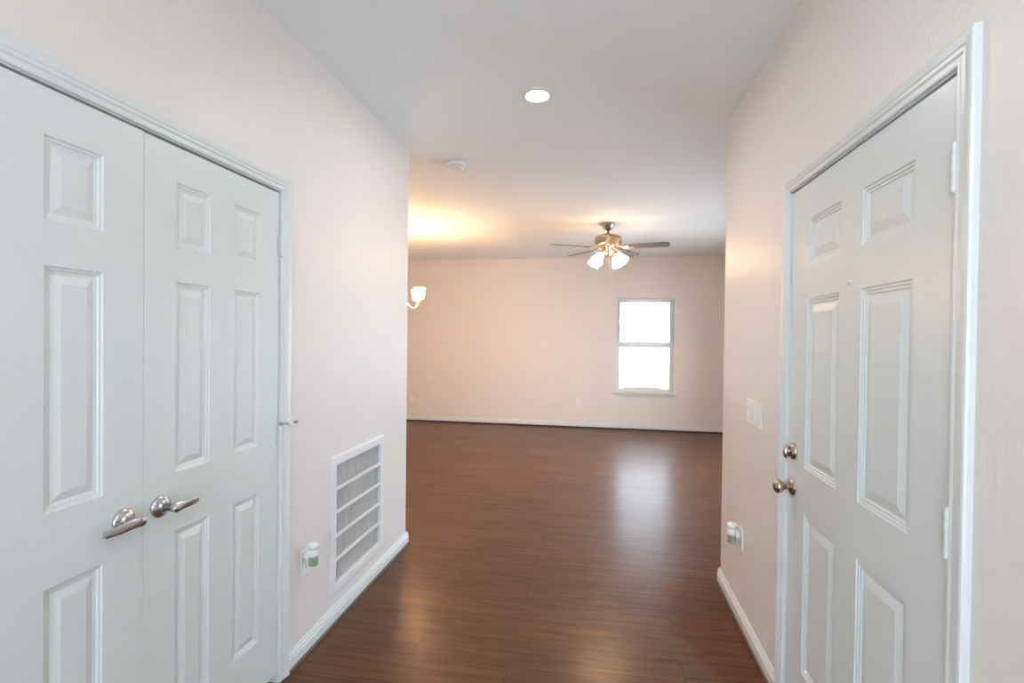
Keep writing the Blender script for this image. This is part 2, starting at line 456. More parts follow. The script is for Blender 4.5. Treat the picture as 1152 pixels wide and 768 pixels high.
# casings and jambs
CP = [(0.0, 0.0), (0.0, 0.0085), (0.004, 0.0105), (0.010, 0.0105), (0.0135, 0.0085), (0.017, 0.0085), (0.022, 0.0125), (0.030, 0.0125), (0.034, 0.0150), (0.050, 0.0175), (0.0555, 0.0165), (0.058, 0.012), (0.058, 0.0)]
def door_trim(name, X, nx, y0, y1, zt, label, depth=T, stop=0.046):
    b = bmesh.new()
    casing(b, X, nx, y0, y1, zt, CP)
    e = 0.0005
    struct(name, b, M_TRIM, label, 'door casing')
    b = bmesh.new()
    xa, xb = X - nx*0.0, X - nx*depth
    xs, xe = X - nx*stop, X - nx*(stop+0.035)
    lo, hi = min(xs, xe), max(xs, xe)
    box(b, lo, hi, y0-e, y0+0.022, 0, zt+e); box(b, lo, hi, y1-0.022, y1+e, 0, zt+e); box(b, lo, hi, y0, y1, zt-0.022, zt+e)
    lo, hi = min(xa, xb), max(xa, xb)
    box(b, lo, hi, y0-e, y0+0.004, 0, zt); box(b, lo, hi, y1-0.004, y1+e, 0, zt); box(b, lo, hi, y0, y1, zt-0.004, zt+e)
    return b
b = door_trim('trim_6', AL, 1, LD0, LD1, LDT, 'white moulded casing round the closet double doors')
struct('trim_7', b, M_TRIM, 'white jamb and stop of the closet double doors', 'door jamb')
b = door_trim('trim_8', BR, -1, RD0, RD1, RDT, 'white moulded casing round the front door')
struct('trim_9', b, M_TRIM, 'white jamb and stop of the front door', 'door jamb')

# ------------------------------------------------------------------ six-panel doors
def six_panel(X, nx, y0, y1, z0, z1, cols, rows, steps, thick=0.035):
    """leaf with its room face on plane X (room side nx); panels follow the (inset, depth) steps"""
    b = bmesh.new()
    us = sorted([y0, y1] + [c for cc in cols for c in cc]); vs = sorted([z0, z1] + [c for cc in rows for c in cc])
    V = {}
    def P(d, y, z):
        k = (round(d, 5), round(y, 5), round(z, 5))
        if k not in V: V[k] = b.verts.new((X + nx*d, y, z))
        return V[k]
    for i in range(len(us)-1):
        for j in range(len(vs)-1):
            a0, a1, c0, c1 = us[i], us[i+1], vs[j], vs[j+1]
            isp = (a0, a1) in cols and (c0, c1) in rows
            if not isp:
                b.faces.new((P(0, a0, c0), P(0, a1, c0), P(0, a1, c1), P(0, a0, c1))); continue
            prev = (0.0, 0.0)
            for st in steps:
                (i0, d0), (i1, d1) = prev, st
                A = [P(d0, a0+i0, c0+i0), P(d0, a1-i0, c0+i0), P(d0, a1-i0, c1-i0), P(d0, a0+i0, c1-i0)]
                B = [P(d1, a0+i1, c0+i1), P(d1, a1-i1, c0+i1), P(d1, a1-i1, c1-i1), P(d1, a0+i1, c1-i1)]
                for k in range(4): b.faces.new((A[k], A[(k+1) % 4], B[(k+1) % 4], B[k]))
                prev = st
            i0, d0 = prev
            b.faces.new((P(d0, a0+i0, c0+i0), P(d0, a1-i0, c0+i0), P(d0, a1-i0, c1-i0), P(d0, a0+i0, c1-i0)))
    # back and edges, sharing the front's edge vertices
    bk = [P(-thick, y0, z0), P(-thick, y1, z0), P(-thick, y1, z1), P(-thick, y0, z1)]
    b.faces.new(bk)
    b.faces.new([P(0, u, z0) for u in us] + [bk[1], bk[0]])
    b.faces.new([P(0, u, z1) for u in us] + [bk[2], bk[3]])
    b.faces.new([P(0, y0, v) for v in vs] + [bk[3], bk[0]])
    b.faces.new([P(0, y1, v) for v in vs] + [bk[2], bk[1]])
    return b
ST_L = [(0.003, -0.0035), (0.009, -0.0045), (0.011, -0.0075), (0.017, -0.0085), (0.020, -0.0095), (0.040, -0.0030), (0.0415, -0.0025)]
ST_R = [(0.0025, -0.0035), (0.009, -0.0035), (0.0115, -0.0065), (0.018, -0.0065), (0.0205, -0.0095), (0.026, -0.0095), (0.050, -0.0035), (0.052, -0.0028)]
ROWS_L = [(0.247, 0.838), (1.022, 1.622), (1.731, 1.933)]
XL = AL - 0.004            # closet leaf face
leaf1 = struct('door_1', six_panel(XL, 1, 0.629, 1.2556, 0.042, 2.047, [(0.733, 0.875), (0.990, 1.136)], ROWS_L, ST_L), M_DOOR,
               'left closet door leaf, white six-panel, cut by the photo edge', 'door', origin=(XL, 0.629, 0.042))
leaf2 = struct('door_2', six_panel(XL, 1, 1.2572, 1.8835, 0.042, 2.045, [(1.370, 1.511), (1.626, 1.768)], ROWS_L, ST_L), M_DOOR,
               'right closet door leaf, white six-panel, hinged beside the return air grille', 'door', origin=(XL, 1.8835, 0.042))
XR = BR + 0.004
ROWS_R = [(0.245, 0.828), (0.993, 1.615), (1.736, 1.903)]
front = struct('door_3', six_panel(XR, -1, 1.2035, 2.1215, 0.018, 2.034, [(1.357, 1.597), (1.729, 1.971)], ROWS_R, ST_R, 0.044), M_FDOOR,
               'white six-panel front door with deadbolt and round knob on the right', 'door', origin=(XR, 1.2035, 0.018))

def lever(leaf, yc, zc, dirn, label):
    h = obj_empty_part(leaf, 'door_lever', (XL, yc, zc))
    b = bmesh.new()
    lathe(b, [(0, 0), (0.0335, 0), (0.0335, 0.004), (0.031, 0.008), (0.022, 0.0125), (0.0165, 0.014), (0.0155, 0.019), (0.013, 0.020), (0, 0.020)], 40, (XL, yc, zc), 'X')
    obj('rosette', b, M_NICKEL, h, origin=(XL, yc, zc))
    b = bmesh.new()
    lathe(b, [(0, 0.018), (0.011, 0.018), (0.011, 0.048), (0.0135, 0.050), (0.0135, 0.062), (0.011, 0.066), (0, 0.066)], 24, (XL, yc, zc), 'X')
    pts = smooth_path([(XL+0.057, yc-dirn*0.004, zc), (XL+0.059, yc+dirn*0.02, zc+0.003), (XL+0.058, yc+dirn*0.055, zc+0.001), (XL+0.053, yc+dirn*0.078, zc-0.001), (XL+0.050, yc+dirn*(0.098 if dirn < 0 else 0.091), zc-0.001)])
    n = len(pts)
    tube(b, pts, [0.0088 - 0.0032*(i/(n-1)) for i in range(n)], 24, flat=1.7, sq=0.55)
    obj('lever', b, M_NICKEL, h, origin=(XL, yc, zc))
    b = bmesh.new(); lathe(b, [(0, 0.0), (0.0022, 0), (0.0022, 0.002), (0, 0.002)], 12, (XL+0.0095, yc-dirn*0.004, zc-0.023), 'X')
    obj('set_screw', b, M_DARK, h)
def obj_empty_part(parent, name, at):
    o = bpy.data.objects.new(name, None); COL.objects.link(o); o.parent = parent
    o.location = Vector(at) - Vector(parent['base']); o['base'] = tuple(at); o.empty_display_size = 0.05
    return o
lever(leaf1, 1.195, 0.935, -1, '')
lever(leaf2, 1.314, 0.934, 1, '')

def hinge(leaf, X, nx, y, zc, hh, rad, dirn):
    """barrel hinge: knuckles with hairline gaps and two leaves let into the edge"""
    b = bmesh.new()
    n = 5; g = 0.0004
    for i in range(n):
        z0 = zc-hh/2 + hh*i/n + g; z1 = zc-hh/2 + hh*(i+1)/n - g
        lathe(b, [(0, z0), (rad, z0), (rad, z1), (0, z1)], 24, (X+nx*rad*0.9, y, 0), smooth=False)
    lathe(b, [(0, zc-hh/2-0.004), (rad*0.8, zc-hh/2-0.003), (rad*0.8, zc+hh/2+0.003), (0, zc+hh/2+0.005)], 12, (X+nx*rad*0.9, y, 0))
    box(b, X-nx*0.002, X+nx*0.0015, y-rad*1.9, y+rad*1.9, zc-hh/2, zc+hh/2)
    return obj('hinge', b, M_TRIM, leaf, origin=(X, y, zc))
for z in (1.830, 1.037, 0.251): hinge(leaf2, AL, 1, 1.889, z, 0.089, 0.0065, 1)
for z in (1.830, 1.037, 0.251): hinge(leaf1, AL, 1, 0.6245, z, 0.089, 0.0065, -1)
for z in (1.832, 1.055, 0.270): hinge(front, BR, -1, 1.2005, z, 0.104, 0.0075, -1)
# hinge-pin door stop on the closet leaf
hs = obj_empty_part(leaf2, 'hinge_stop', (AL+0.007, 1.889, 1.088))
b = bmesh.new(); lathe(b, [(0, -0.004), (0.009, -0.004), (0.009, 0.003), (0.004, 0.006), (0, 0.006)], 16, (AL+0.007, 1.889, 1.088))
tube(b, [(AL+0.007, 1.889, 1.088), (AL+0.030, 1.910, 1.086), (AL+0.042, 1.945, 1.089)], 0.0035, 10)
obj('bracket', b, M_BRONZE, hs)
b = bmesh.new(); lathe(b, [(0, -0.006), (0.010, -0.006), (0.0115, 0.003), (0.008, 0.010), (0, 0.010)], 16, mat=Matrix.Translation((AL+0.033, 1.916, 1.084)) @ AX['X'])
obj('bumper', b, M_RUBBER, hs)
b = bmesh.new(); lathe(b, [(0, 0), (0.006, 0), (0.008, 0.004), (0.008, 0.010), (0, 0.012)], 16, mat=Matrix.Translation((AL+0.040, 1.938, 1.089)) @ AX['Y'])
obj('tip', b, M_BRONZE, hs)

# front door knob, deadbolt, peephole
kn = obj_empty_part(front, 'door_knob', (XR, 2.078, 0.895))
b = bmesh.new(); lathe(b, [(0, 0), (0.0330, 0), (0.0330, 0.003), (0.029, 0.008), (0.020, 0.011), (0.014, 0.0125), (0, 0.0125)], 36, (XR, 2.078, 0.895), '-X')
obj('rosette', b, M_BRONZE, kn)
b = bmesh.new(); lathe(b, [(0, 0.010), (0.0115, 0.012), (0.0105, 0.022), (0.0115, 0.030), (0.019, 0.036), (0.0255, 0.044), (0.0275, 0.052), (0.0255, 0.060), (0.018, 0.066), (0.008, 0.0685), (0, 0.0685)], 36, (XR, 2.078, 0.895), '-X')
obj('knob', b, M_BRONZE, kn)
db = obj_empty_part(front, 'deadbolt', (XR, 2.072, 1.035))
b = bmesh.new(); lathe(b, [(0, 0), (0.0320, 0), (0.0320, 0.004), (0.029, 0.010), (0.020, 0.014), (0.012, 0.0155), (0, 0.0155)], 36, (XR, 2.072, 1.035), '-X')
obj('rosette', b, M_BRONZE, db)
b = bmesh.new(); lathe(b, [(0, 0.012), (0.007, 0.012), (0.007, 0.024), (0, 0.024)], 16, (XR, 2.072, 1.035), '-X')
tmp = bmesh.new(); lathe(tmp, [(0, -0.0035), (0.0165, -0.0035), (0.019, 0), (0.0165, 0.0035), (0, 0.0035)], 28)
bmesh.ops.scale(tmp, vec=(0.72, 1.35, 1.7), verts=tmp.verts)
merge(b, tmp, Matrix.Translation((XR-0.025, 2.074, 1.031)) @ Matrix.Rotation(PI/2, 4, 'X') )
obj('thumb_turn', b, M_BRONZE, db)
b = bmesh.new(); lathe(b, [(0.004, 0), (0.0085, 0), (0.0085, 0.002), (0.006, 0.0035), (0.004, 0.002)], 20, (XR, 1.666, 1.637), '-X')
ph = obj('peephole', b, M_TRIM, front, origin=(XR, 1.666, 1.637))
b = bmesh.new(); lathe(b, [(0, 0.0), (0.0046, 0.0), (0.0046, 0.0012), (0, 0.0018)], 16, (XR, 1.666, 1.637), '-X')
obj('lens', b, M_BLACKLENS, ph)

# ------------------------------------------------------------------ far window
win = thing('window_1', 'white single-hung window in the far wall', 'window', (WX0, D, WZ0), kind='structure')
yf = D+0.075
def rect_frame(b, x0, x1, z0, z1, w, y0, y1, wt=None, wb=None):
    wt = wt or w; wb = wb or w
    box(b, x0, x0+w, y0, y1, z0, z1); box(b, x1-w, x1, y0, y1, z0, z1)
    box(b, x0+w, x1-w, y0, y1, z1-wt, z1); box(b, x0+w, x1-w, y0, y1, z0, z0+wb)
b = bmesh.new(); rect_frame(b, WX0, WX1, WZ0, WZ1, 0.030, D+0.06, D+0.135)
obj('window_frame', b, M_VINYL, win)
b = bmesh.new(); rect_frame(b, WX0+0.030, WX1-0.030, 1.315, WZ1-0.030, 0.026, D+0.100, D+0.125, wb=0.034)
us_ = obj('upper_sash', b, M_VINYL, win)
b = bmesh.new(); box(b, WX0+0.05, WX1-0.05, D+0.111, D+0.115, 1.345, WZ1-0.05); obj('pane', b, M_GLASS, us_)
b = bmesh.new(); rect_frame(b, WX0+0.022, WX1-0.022, WZ0+0.022, 1.384, 0.034, D+0.066, D+0.098, wt=0.077, wb=0.030)
box(b, 0.745, 0.775, D+0.058, D+0.070, 1.350, 1.366)
ls_ = obj('lower_sash', b, M_VINYL, win)
b = bmesh.new(); box(b, WX0+0.05, WX1-0.05, D+0.080, D+0.084, WZ0+0.04, 1.320); obj('pane', b, M_GLASS, ls_)
b = bmesh.new(); box(b, 0.425, 1.005, D+0.052, D+0.070, WZ0+0.034, WZ0+0.078, 0.003); obj('lift_rail', b, M_VINYL, ls_)
b = bmesh.new(); box(b, WX0-0.042, WX1+0.042, D-0.045, D+0.06, WZ0-0.022, WZ0, 0.005); obj('window_sill', b, M_TRIM, win)
b = bmesh.new(); box(b, WX0-0.025, WX1+0.025, D-0.016, D, WZ0-0.060, WZ0-0.022, 0.004); obj('window_apron', b, M_TRIM, win)

# mini blind covering the upper half
bl = thing('window_blind', 'white mini blind drawn halfway down the far window', 'blind', ((WX0+WX1)/2, D+0.03, WZ1))
X0, X1 = WX0+0.006, WX1-0.006
b = bmesh.new(); box(b, X0, X1, D+0.014, D+0.044, WZ1-0.034, WZ1-0.003, 0.002); obj('headrail', b, M_VINYL, bl)
b = bmesh.new(); zz = 1.405
tilt = math.radians(14)
while zz < WZ1-0.045:
    tmp = bmesh.new(); n = 5
    A = []
    for i in range(n+1):
        s = (i/n-0.5)*0.025
        h = 0.0022*(1-(2*i/n-1)**2)
        A.append((s*math.cos(tilt)-h*math.sin(tilt), s*math.sin(tilt)+h*math.cos(tilt)))
    for (ya, za), (yb, zb) in zip(A, A[1:]):
        f = b.faces.new([b.verts.new(c) for c in ((X0+.004, D+0.029+ya, zz+za), (X1-.004, D+0.029+ya, zz+za), (X1-.004, D+0.029+yb, zz+zb), (X0+.004, D+0.029+yb, zz+zb))]); f.smooth = True
    tmp.free()
    zz += 0.0205
sl = obj('slats', b, M_SLAT, bl)
bmm = bmesh.new(); bmm.from_mesh(sl.data); bmesh.ops.remove_doubles(bmm, verts=bmm.verts, dist=0.0002); bmm.to_mesh(sl.data); bmm.free()
sm = sl.modifiers.new('thick', 'SOLIDIFY'); sm.thickness = 0.0006
b = bmesh.new(); box(b, X0+.003, X1-.003, D+0.017, D+0.041, 1.376, 1.396, 0.003); obj('bottom_rail', b, M_VINYL, bl)
for x in (X0+0.11, X1-0.11):
    b = bmesh.new()
    for dy in (-0.0128, 0.0128): tube(b, [(x, D+0.029+dy, 1.39), (x, D+0.029+dy, WZ1-0.03)], 0.0007, 6)
    obj('ladder_cord', b, M_VINYL, bl)
b = bmesh.new(); tube(b, [(X0+0.098, D+0.006, 1.43), (X0+0.103, D+0.007, WZ1-0.036)], 0.0038, 6); obj('tilt_wand', b, plain('clear_grey_wand', (0.42, 0.42, 0.42), 0.25), bl)

# unseen window added behind the camera to fill the hall with daylight
w2 = thing('fill_window_back', 'added fill-light window in the wall behind the camera', 'window', (BX0, YB, BZ0), kind='structure')
b = bmesh.new(); rect_frame(b, BX0, BX1, BZ0, BZ1, 0.045, YB-0.12, YB-0.06)
box(b, (BX0+BX1)/2-0.02, (BX0+BX1)/2+0.02, YB-0.11, YB-0.07, BZ0+.045, BZ1-.045)
obj('window_frame', b, M_VINYL, w2)
b = bmesh.new(); box(b, BX0+0.03, BX1-0.03, YB-0.092, YB-0.088, BZ0+0.03, BZ1-0.03); obj('pane', b, M_GLASS, w2)

w3 = thing('fill_window_right', 'wide glazed opening added for daylight fill in the right wall of the far room', 'window', (RXR, SX0, SZ0), kind='structure')  # out of view, added to brighten the far room's ceiling
b = bmesh.new()
for y_ in (SX0, (SX0+SX1)/2-0.022, SX1-0.045): box(b, RXR+0.05, RXR+0.11, y_, y_+0.045, SZ0, SZ1)
for z_ in (SZ0, SZ1-0.045): box(b, RXR+0.055, RXR+0.105, SX0+0.045, SX1-0.045, z_, z_+0.045)
obj('window_frame', b, M_VINYL, w3)
b = bmesh.new(); box(b, RXR+0.078, RXR+0.082, SX0+0.03, SX1-0.03, SZ0+0.03, SZ1-0.03); obj('pane', b, M_GLASS, w3)

# ------------------------------------------------------------------ return air grille
gr = thing('return_air_grille', 'white return air grille with grey pleated filter low on left wall', 'air grille', (AL, 2.60, 0.153))
b = bmesh.new()
y0, y1, z0, z1 = 2.287, 2.903, 0.152, 0.849
FR = [(0.0, 0.0), (0.0, 0.010), (0.003, 0.0145), (0.008, 0.0165), (0.044, 0.0165), (0.048, 0.014), (0.048, -0.004)]
rows = []
for w_, t_ in FR:
    x = AL+t_
    rows.append([b.verts.new(c) for c in ((x, y0+w_, z0+w_), (x, y1-w_, z0+w_), (x, y1-w_, z1-w_), (x, y0+w_, z1-w_))])
for A, B in zip(rows, rows[1:]):
    for k in range(4): b.faces.new((A[k], A[(k+1) % 4], B[(k+1) % 4], B[k]))
obj('frame', b, M_WHITE, gr)
iy0, iy1, iz0, iz1 = y0+0.048, y1-0.048, z0+0.048, z1-0.048
for i in range(1, 5):
    zc = iz0 + (iz1-iz0)*i/5
    b = bmesh.new(); box(b, AL+0.002, AL+0.0145, iy0-0.001, iy1+0.001, zc-0.0085, zc+0.0085, 0.0015); obj('crossbar', b, M_WHITE, gr)
b = bmesh.new()
rnd = random.Random(7); y = iy0+0.001; prevs = None
cut = []
while y < iy1-0.026:
    wd = 0.0225 + rnd.uniform(-0.002, 0.002)
    cut += [(y, -0.004), (y+wd*0.35, -0.0025), (y+wd*0.72, -0.005), (y+wd*0.80, -0.024), (y+wd*0.90, -0.024)]
    y += wd
cut.append((iy1-0.001, -0.004))
for yy0, d0 in cut:
    cur = [b.verts.new((AL + d0 + (rnd.uniform(-.001, .001) if d0 > -0.02 else 0), yy0 + rnd.uniform(-.0018, .0018), iz0-0.002 + (iz1-iz0+0.004)*q/10)) for q in range(11)]
    if prevs:
        for q in range(10): b.faces.new((prevs[q], cur[q], cur[q+1], prevs[q+1]))
    prevs = cur
fl = obj('filter', b, M_FILTER, gr)
fs = fl.modifiers.new('thick', 'SOLIDIFY'); fs.thickness = 0.001
b = bmesh.new(); box(b, AL-0.07, AL-0.032, iy0-0.0005, iy1+0.0005, iz0-0.003, iz1+0.003); obj('duct_box', b, M_SLOT, gr)

# ------------------------------------------------------------------ outlets, switch plate
def frame_for(axis):   # local: u across, v up, n out of the wall
    return {'left': Matrix(((0, 0, 1, 0), (1, 0, 0, 0), (0, 1, 0, 0), (0, 0, 0, 1))),      # n=+X, u=+Y
            'right': Matrix(((0, 0, -1, 0), (-1, 0, 0, 0), (0, 1, 0, 0), (0, 0, 0, 1))),   # n=-X, u=-Y
            'far': Matrix(((1, 0, 0, 0), (0, 0, -1, 0), (0, 1, 0, 0), (0, 0, 0, 1)))}[axis]  # n=-Y, u=+X
def lb(bm_, u0, u1, v0, v1, n0, n1, bev=0.0):
    box(bm_, u0, u1, v0, v1, n0, n1, bev)
def outlet(loc, wall, label):
    R = frame_for(wall)
    o = thing('wall_outlet', label, 'outlet', loc, 'white wall outlets')
    o.matrix_world = Matrix.Translation(loc) @ R
    o['base'] = (0, 0, 0)
    b = bmesh.new(); lb(b, -0.035, 0.035, -0.057, 0.057, 0, 0.006, 0.002); obj('plate', b, M_PLASTIC, o)
    for s in (-1, 1):
        b = bmesh.new()
        tmp = bmesh.new(); lathe(tmp, [(0.0165, 0.004), (0.0165, 0.0075), (0.015, 0.0085), (0, 0.0085)], 28)
        bmesh.ops.scale(tmp, vec=(1.0, 0.86, 1), verts=tmp.verts); merge(b, tmp, Matrix.Translation((0, s*0.0197, 0)))
        sk = obj('socket', b, M_PLASTIC, o)
        b = bmesh.new()
        for u in (-0.0062, 0.0062): lb(b, u-0.0016, u+0.0016, s*0.0197-0.0005, s*0.0197+0.008, 0.0080, 0.0089)
        lathe(b, [(0, 0.0089), (0.0025, 0.0089), (0.0025, 0.008)], 12, (0, s*0.0197-0.0075, 0))
        obj('slots', b, M_SLOT, sk)
    b = bmesh.new(); lathe(b, [(0.003, 0.0055), (0.003, 0.0068), (0, 0.0075)], 14); obj('screw', b, M_PLASTIC, o)
    return o
outlet((AL, 2.080, 0.428), 'left', 'white outlet on left hall wall, holding a plug-in air freshener')
outlet((BR, 2.727, 0.434), 'right', 'white outlet on right hall wall near the front door')
outlet((-3.112, D, 0.387), 'far', 'white outlet on far wall just past the left wall corner')
outlet((-0.282, D, 0.400), 'far', 'white outlet on far wall left of the window')

def freshener(loc, wall, label):
    R = frame_for(wall)
    o = thing('air_freshener', label, 'air freshener', loc, 'plug-in air fresheners')
    o.matrix_world = Matrix.Translation(loc) @ R; o['base'] = (0, 0, 0)
    n = 0.047
    UP = Matrix.Rotation(-PI/2, 4, 'X')      # lathe height along v (up)
    def lv(bm_, prof, seg=32, sc=1.0):
        tmp = bmesh.new(); lathe(tmp, prof, seg)
        bmesh.ops.scale(tmp, vec=(1, sc, 1), verts=tmp.verts)
        merge(bm_, tmp, Matrix.Translation((0, 0, n)) @ UP)
    b = bmesh.new(); lv(b, [(0, 0.012), (0.0205, 0.012), (0.0225, 0.020), (0.0225, 0.046), (0.020, 0.048), (0, 0.048)])
    lathe(b, [(0.015, 0.0095), (0.019, 0.012), (0.0185, 0.024), (0.014, 0.034), (0, 0.034)], 24, (0, 0.010, 0))
    obj('plug_body', b, M_PLASTIC, o)
    b = bmesh.new(); lv(b, [(0, 0.047), (0.0208, 0.047), (0.0208, 0.0515), (0, 0.0515)]); obj('vent_slot', b, M_SHOE, o)
    b = bmesh.new(); lv(b, [(0, 0.0505), (0.0232, 0.0505), (0.0245, 0.056), (0.0245, 0.066), (0.0225, 0.070), (0.006, 0.072), (0, 0.072)]); obj('cap', b, M_PLASTIC, o)
    b = bmesh.new(); lv(b, [(0, -0.030), (0.018, -0.030), (0.0205, -0.027), (0.0205, 0.006), (0.014, 0.012), (0, 0.012)]); bo = obj('oil_bottle', b, M_OIL, o)
    b = bmesh.new()
    seg = 14
    for i in range(seg):
        a0 = PI*(0.02 + 0.96*i/seg); a1 = PI*(0.02 + 0.96*(i+1)/seg); r = 0.0211
        b.faces.new([b.verts.new(c) for c in ((r*math.cos(a0), -0.018, n+r*math.sin(a0)), (r*math.cos(a1), -0.018, n+r*math.sin(a1)), (r*math.cos(a1), 0.005, n+r*math.sin(a1)), (r*math.cos(a0), 0.005, n+r*math.sin(a0)))])
    obj('label', b, M_LABELGREEN, bo, origin=(0, 0, 0))
    return o
freshener((AL, 2.072, 0.447), 'left', 'white plug-in air freshener beside the return air grille')
freshener((BR, 2.727, 0.441), 'right', 'white plug-in air freshener left of the front door')

sw = thing('light_switch', 'white multi-gang light switch plate left of the front door', 'light switch', (BR, 2.545, 1.110))
sw.matrix_world = Matrix.Translation((BR, 2.545, 1.110)) @ frame_for('right'); sw['base'] = (0, 0, 0)
b = bmesh.new(); lb(b, -0.108, 0.108, -0.059, 0.059, 0, 0.0065, 0.0025); obj('plate', b, M_PLASTIC, sw)
for i in range(3):
    u = (i-1)*0.060
    b = bmesh.new(); lb(b, u-0.019, u+0.019, -0.0355, 0.0355, 0.004, 0.0072); 
    rk = obj('rocker_bezel', b, M_PLASTIC, sw)
    b = bmesh.new(); t = 0.004*(-1 if i == 1 else 1)
    vs_ = [(u-0.0160, -0.0325, 0.0075+t/2+0.002), (u+0.0160, -0.0325, 0.0075+t/2+0.002), (u+0.0160, 0, 0.0082), (u-0.0160, 0, 0.0082), (u+0.0160, 0.0325, 0.0095-t/2), (u-0.0160, 0.0325, 0.0095-t/2)]
    low = [(x, y, 0.005) for x, y, z in vs_]
    Vt = [b.verts.new(c) for c in vs_]; Vl = [b.verts.new(c) for c in low]
    b.faces.new((Vt[0], Vt[1], Vt[2], Vt[3])); b.faces.new((Vt[3], Vt[2], Vt[4], Vt[5]))
    loop = [0, 1, 2, 4, 5, 3]
    for a, c in zip(loop, loop[1:]+loop[:1]): b.faces.new((Vt[a], Vt[c], Vl[c], Vl[a]))
    obj('rocker', b, M_PLASTIC, rk)

# ------------------------------------------------------------------ ceiling lights, smoke detector
dl = thing('recessed_downlight', 'round recessed downlight glowing in the hall ceiling', 'ceiling light', (-0.327, 2.637, H))
b = bmesh.new(); lathe(b, [(0.056, -0.0005), (0.058, -0.0055), (0.064, -0.0075), (0.086, -0.0060), (0.094, -0.002), (0.094, 0.0)], 56, (-0.327, 2.637, H))
obj('trim_ring', b, M_PLASTIC, dl)
b = bmesh.new(); lathe(b, [(0, -0.0030), (0.030, -0.0028), (0.0575, -0.0020)], 48, (-0.327, 2.637, H))
obj('lens', b, M_DOWN, dl)
EX, EY = 0.10, -0.10  # unseen globe added to light the doors and hall ceiling
el = thing('fill_globe', 'added fill-light globe hanging behind the camera', 'ceiling light', (EX, EY, H))
b = bmesh.new(); lathe(b, [(0, 0.0), (0.065, 0.0), (0.065, -0.012), (0.020, -0.022), (0.012, -0.025), (0.012, -0.44), (0.045, -0.445), (0.045, -0.47), (0, -0.47)], 40, (EX, EY, H)); obj('stem', b, M_NICKEL, el)
b = bmesh.new(); lathe(b, [(0, 0.098)] + [(0.10*math.sin(PI*k/20), 0.10*math.cos(PI*k/20)) for k in range(3, 20)] + [(0, -0.10)], 40, (EX, EY, 2.19)); obj('globe_shade', b, M_FILL_GLOBE, el)

sd = thing('smoke_detector', 'white round smoke detector on the ceiling', 'smoke detector', (-1.05, 3.60, H))
b = bmesh.new(); lathe(b, [(0, 0), (0.070, 0), (0.070, -0.010), (0.066, -0.012), (0, -0.012)], 40, (-1.05, 3.60, H)); obj('base_plate', b, M_PLASTIC, sd)
b = bmesh.new(); lathe(b, [(0.060, -0.012), (0.062, -0.016), (0.062, -0.036), (0.056, -0.044), (0.030, -0.048), (0, -0.048)], 40, (-1.05, 3.60, H)); obj('cover', b, M_PLASTIC, sd)
b = bmesh.new()
for k in range(7):
    a = math.radians(-100 + k*14); x = -1.05+0.0615*math.cos(a); y = 3.60+0.0615*math.sin(a)
    tmp = bmesh.new(); box(tmp, -0.001, 0.0016, -0.005, 0.005, -0.0025, 0.0025)
    merge(b, tmp, Matrix.Translation((x, y, H-0.026)) @ Matrix.Rotation(a, 4, 'Z'))
obj('vent_slots', b, M_SLOT, sd)

# ------------------------------------------------------------------ ceiling fan
FX, FY = 0.111, 5.72
ZB = 2.470
fan = thing('ceiling_fan', 'five-blade ceiling fan with frosted lights and pull chains', 'ceiling fan', (FX, FY, H))
b = bmesh.new(); lathe(b, [(0, 0), (0.072, 0), (0.075, -0.008), (0.070, -0.022), (0.060, -0.032), (0.056, -0.048), (0.040, -0.066), (0.024, -0.076), (0, -0.076)], 40, (FX, FY, H)); obj('canopy', b, M_FAN, fan)
b = bmesh.new(); lathe(b, [(0, -0.07), (0.012, -0.07), (0.012, -0.105), (0.018, -0.108), (0.018, -0.130), (0, -0.13)], 20, (FX, FY, H)); obj('downrod', b, M_FAN, fan)
b = bmesh.new(); lathe(b, [(0, 2.622), (0.045, 2.622), (0.060, 2.618), (0.120, 2.604), (0.143, 2.590), (0.148, 2.570), (0.148, 2.515), (0.142, 2.502), (0.110, 2.492), (0.060, 2.487), (0, 2.487)], 48, (FX, FY, 0)); obj('motor_housing', b, M_FAN, fan)
b = bmesh.new(); lathe(b, [(0, 2.49), (0.085, 2.49), (0.085, 2.474), (0.066, 2.468), (0.066, 2.430), (0.052, 2.418), (0.040, 2.412), (0.040, 2.398), (0.020, 2.384), (0, 2.382)], 40, (FX, FY, 0)); obj('switch_housing', b, M_FAN, fan)
PH0 = 347.0
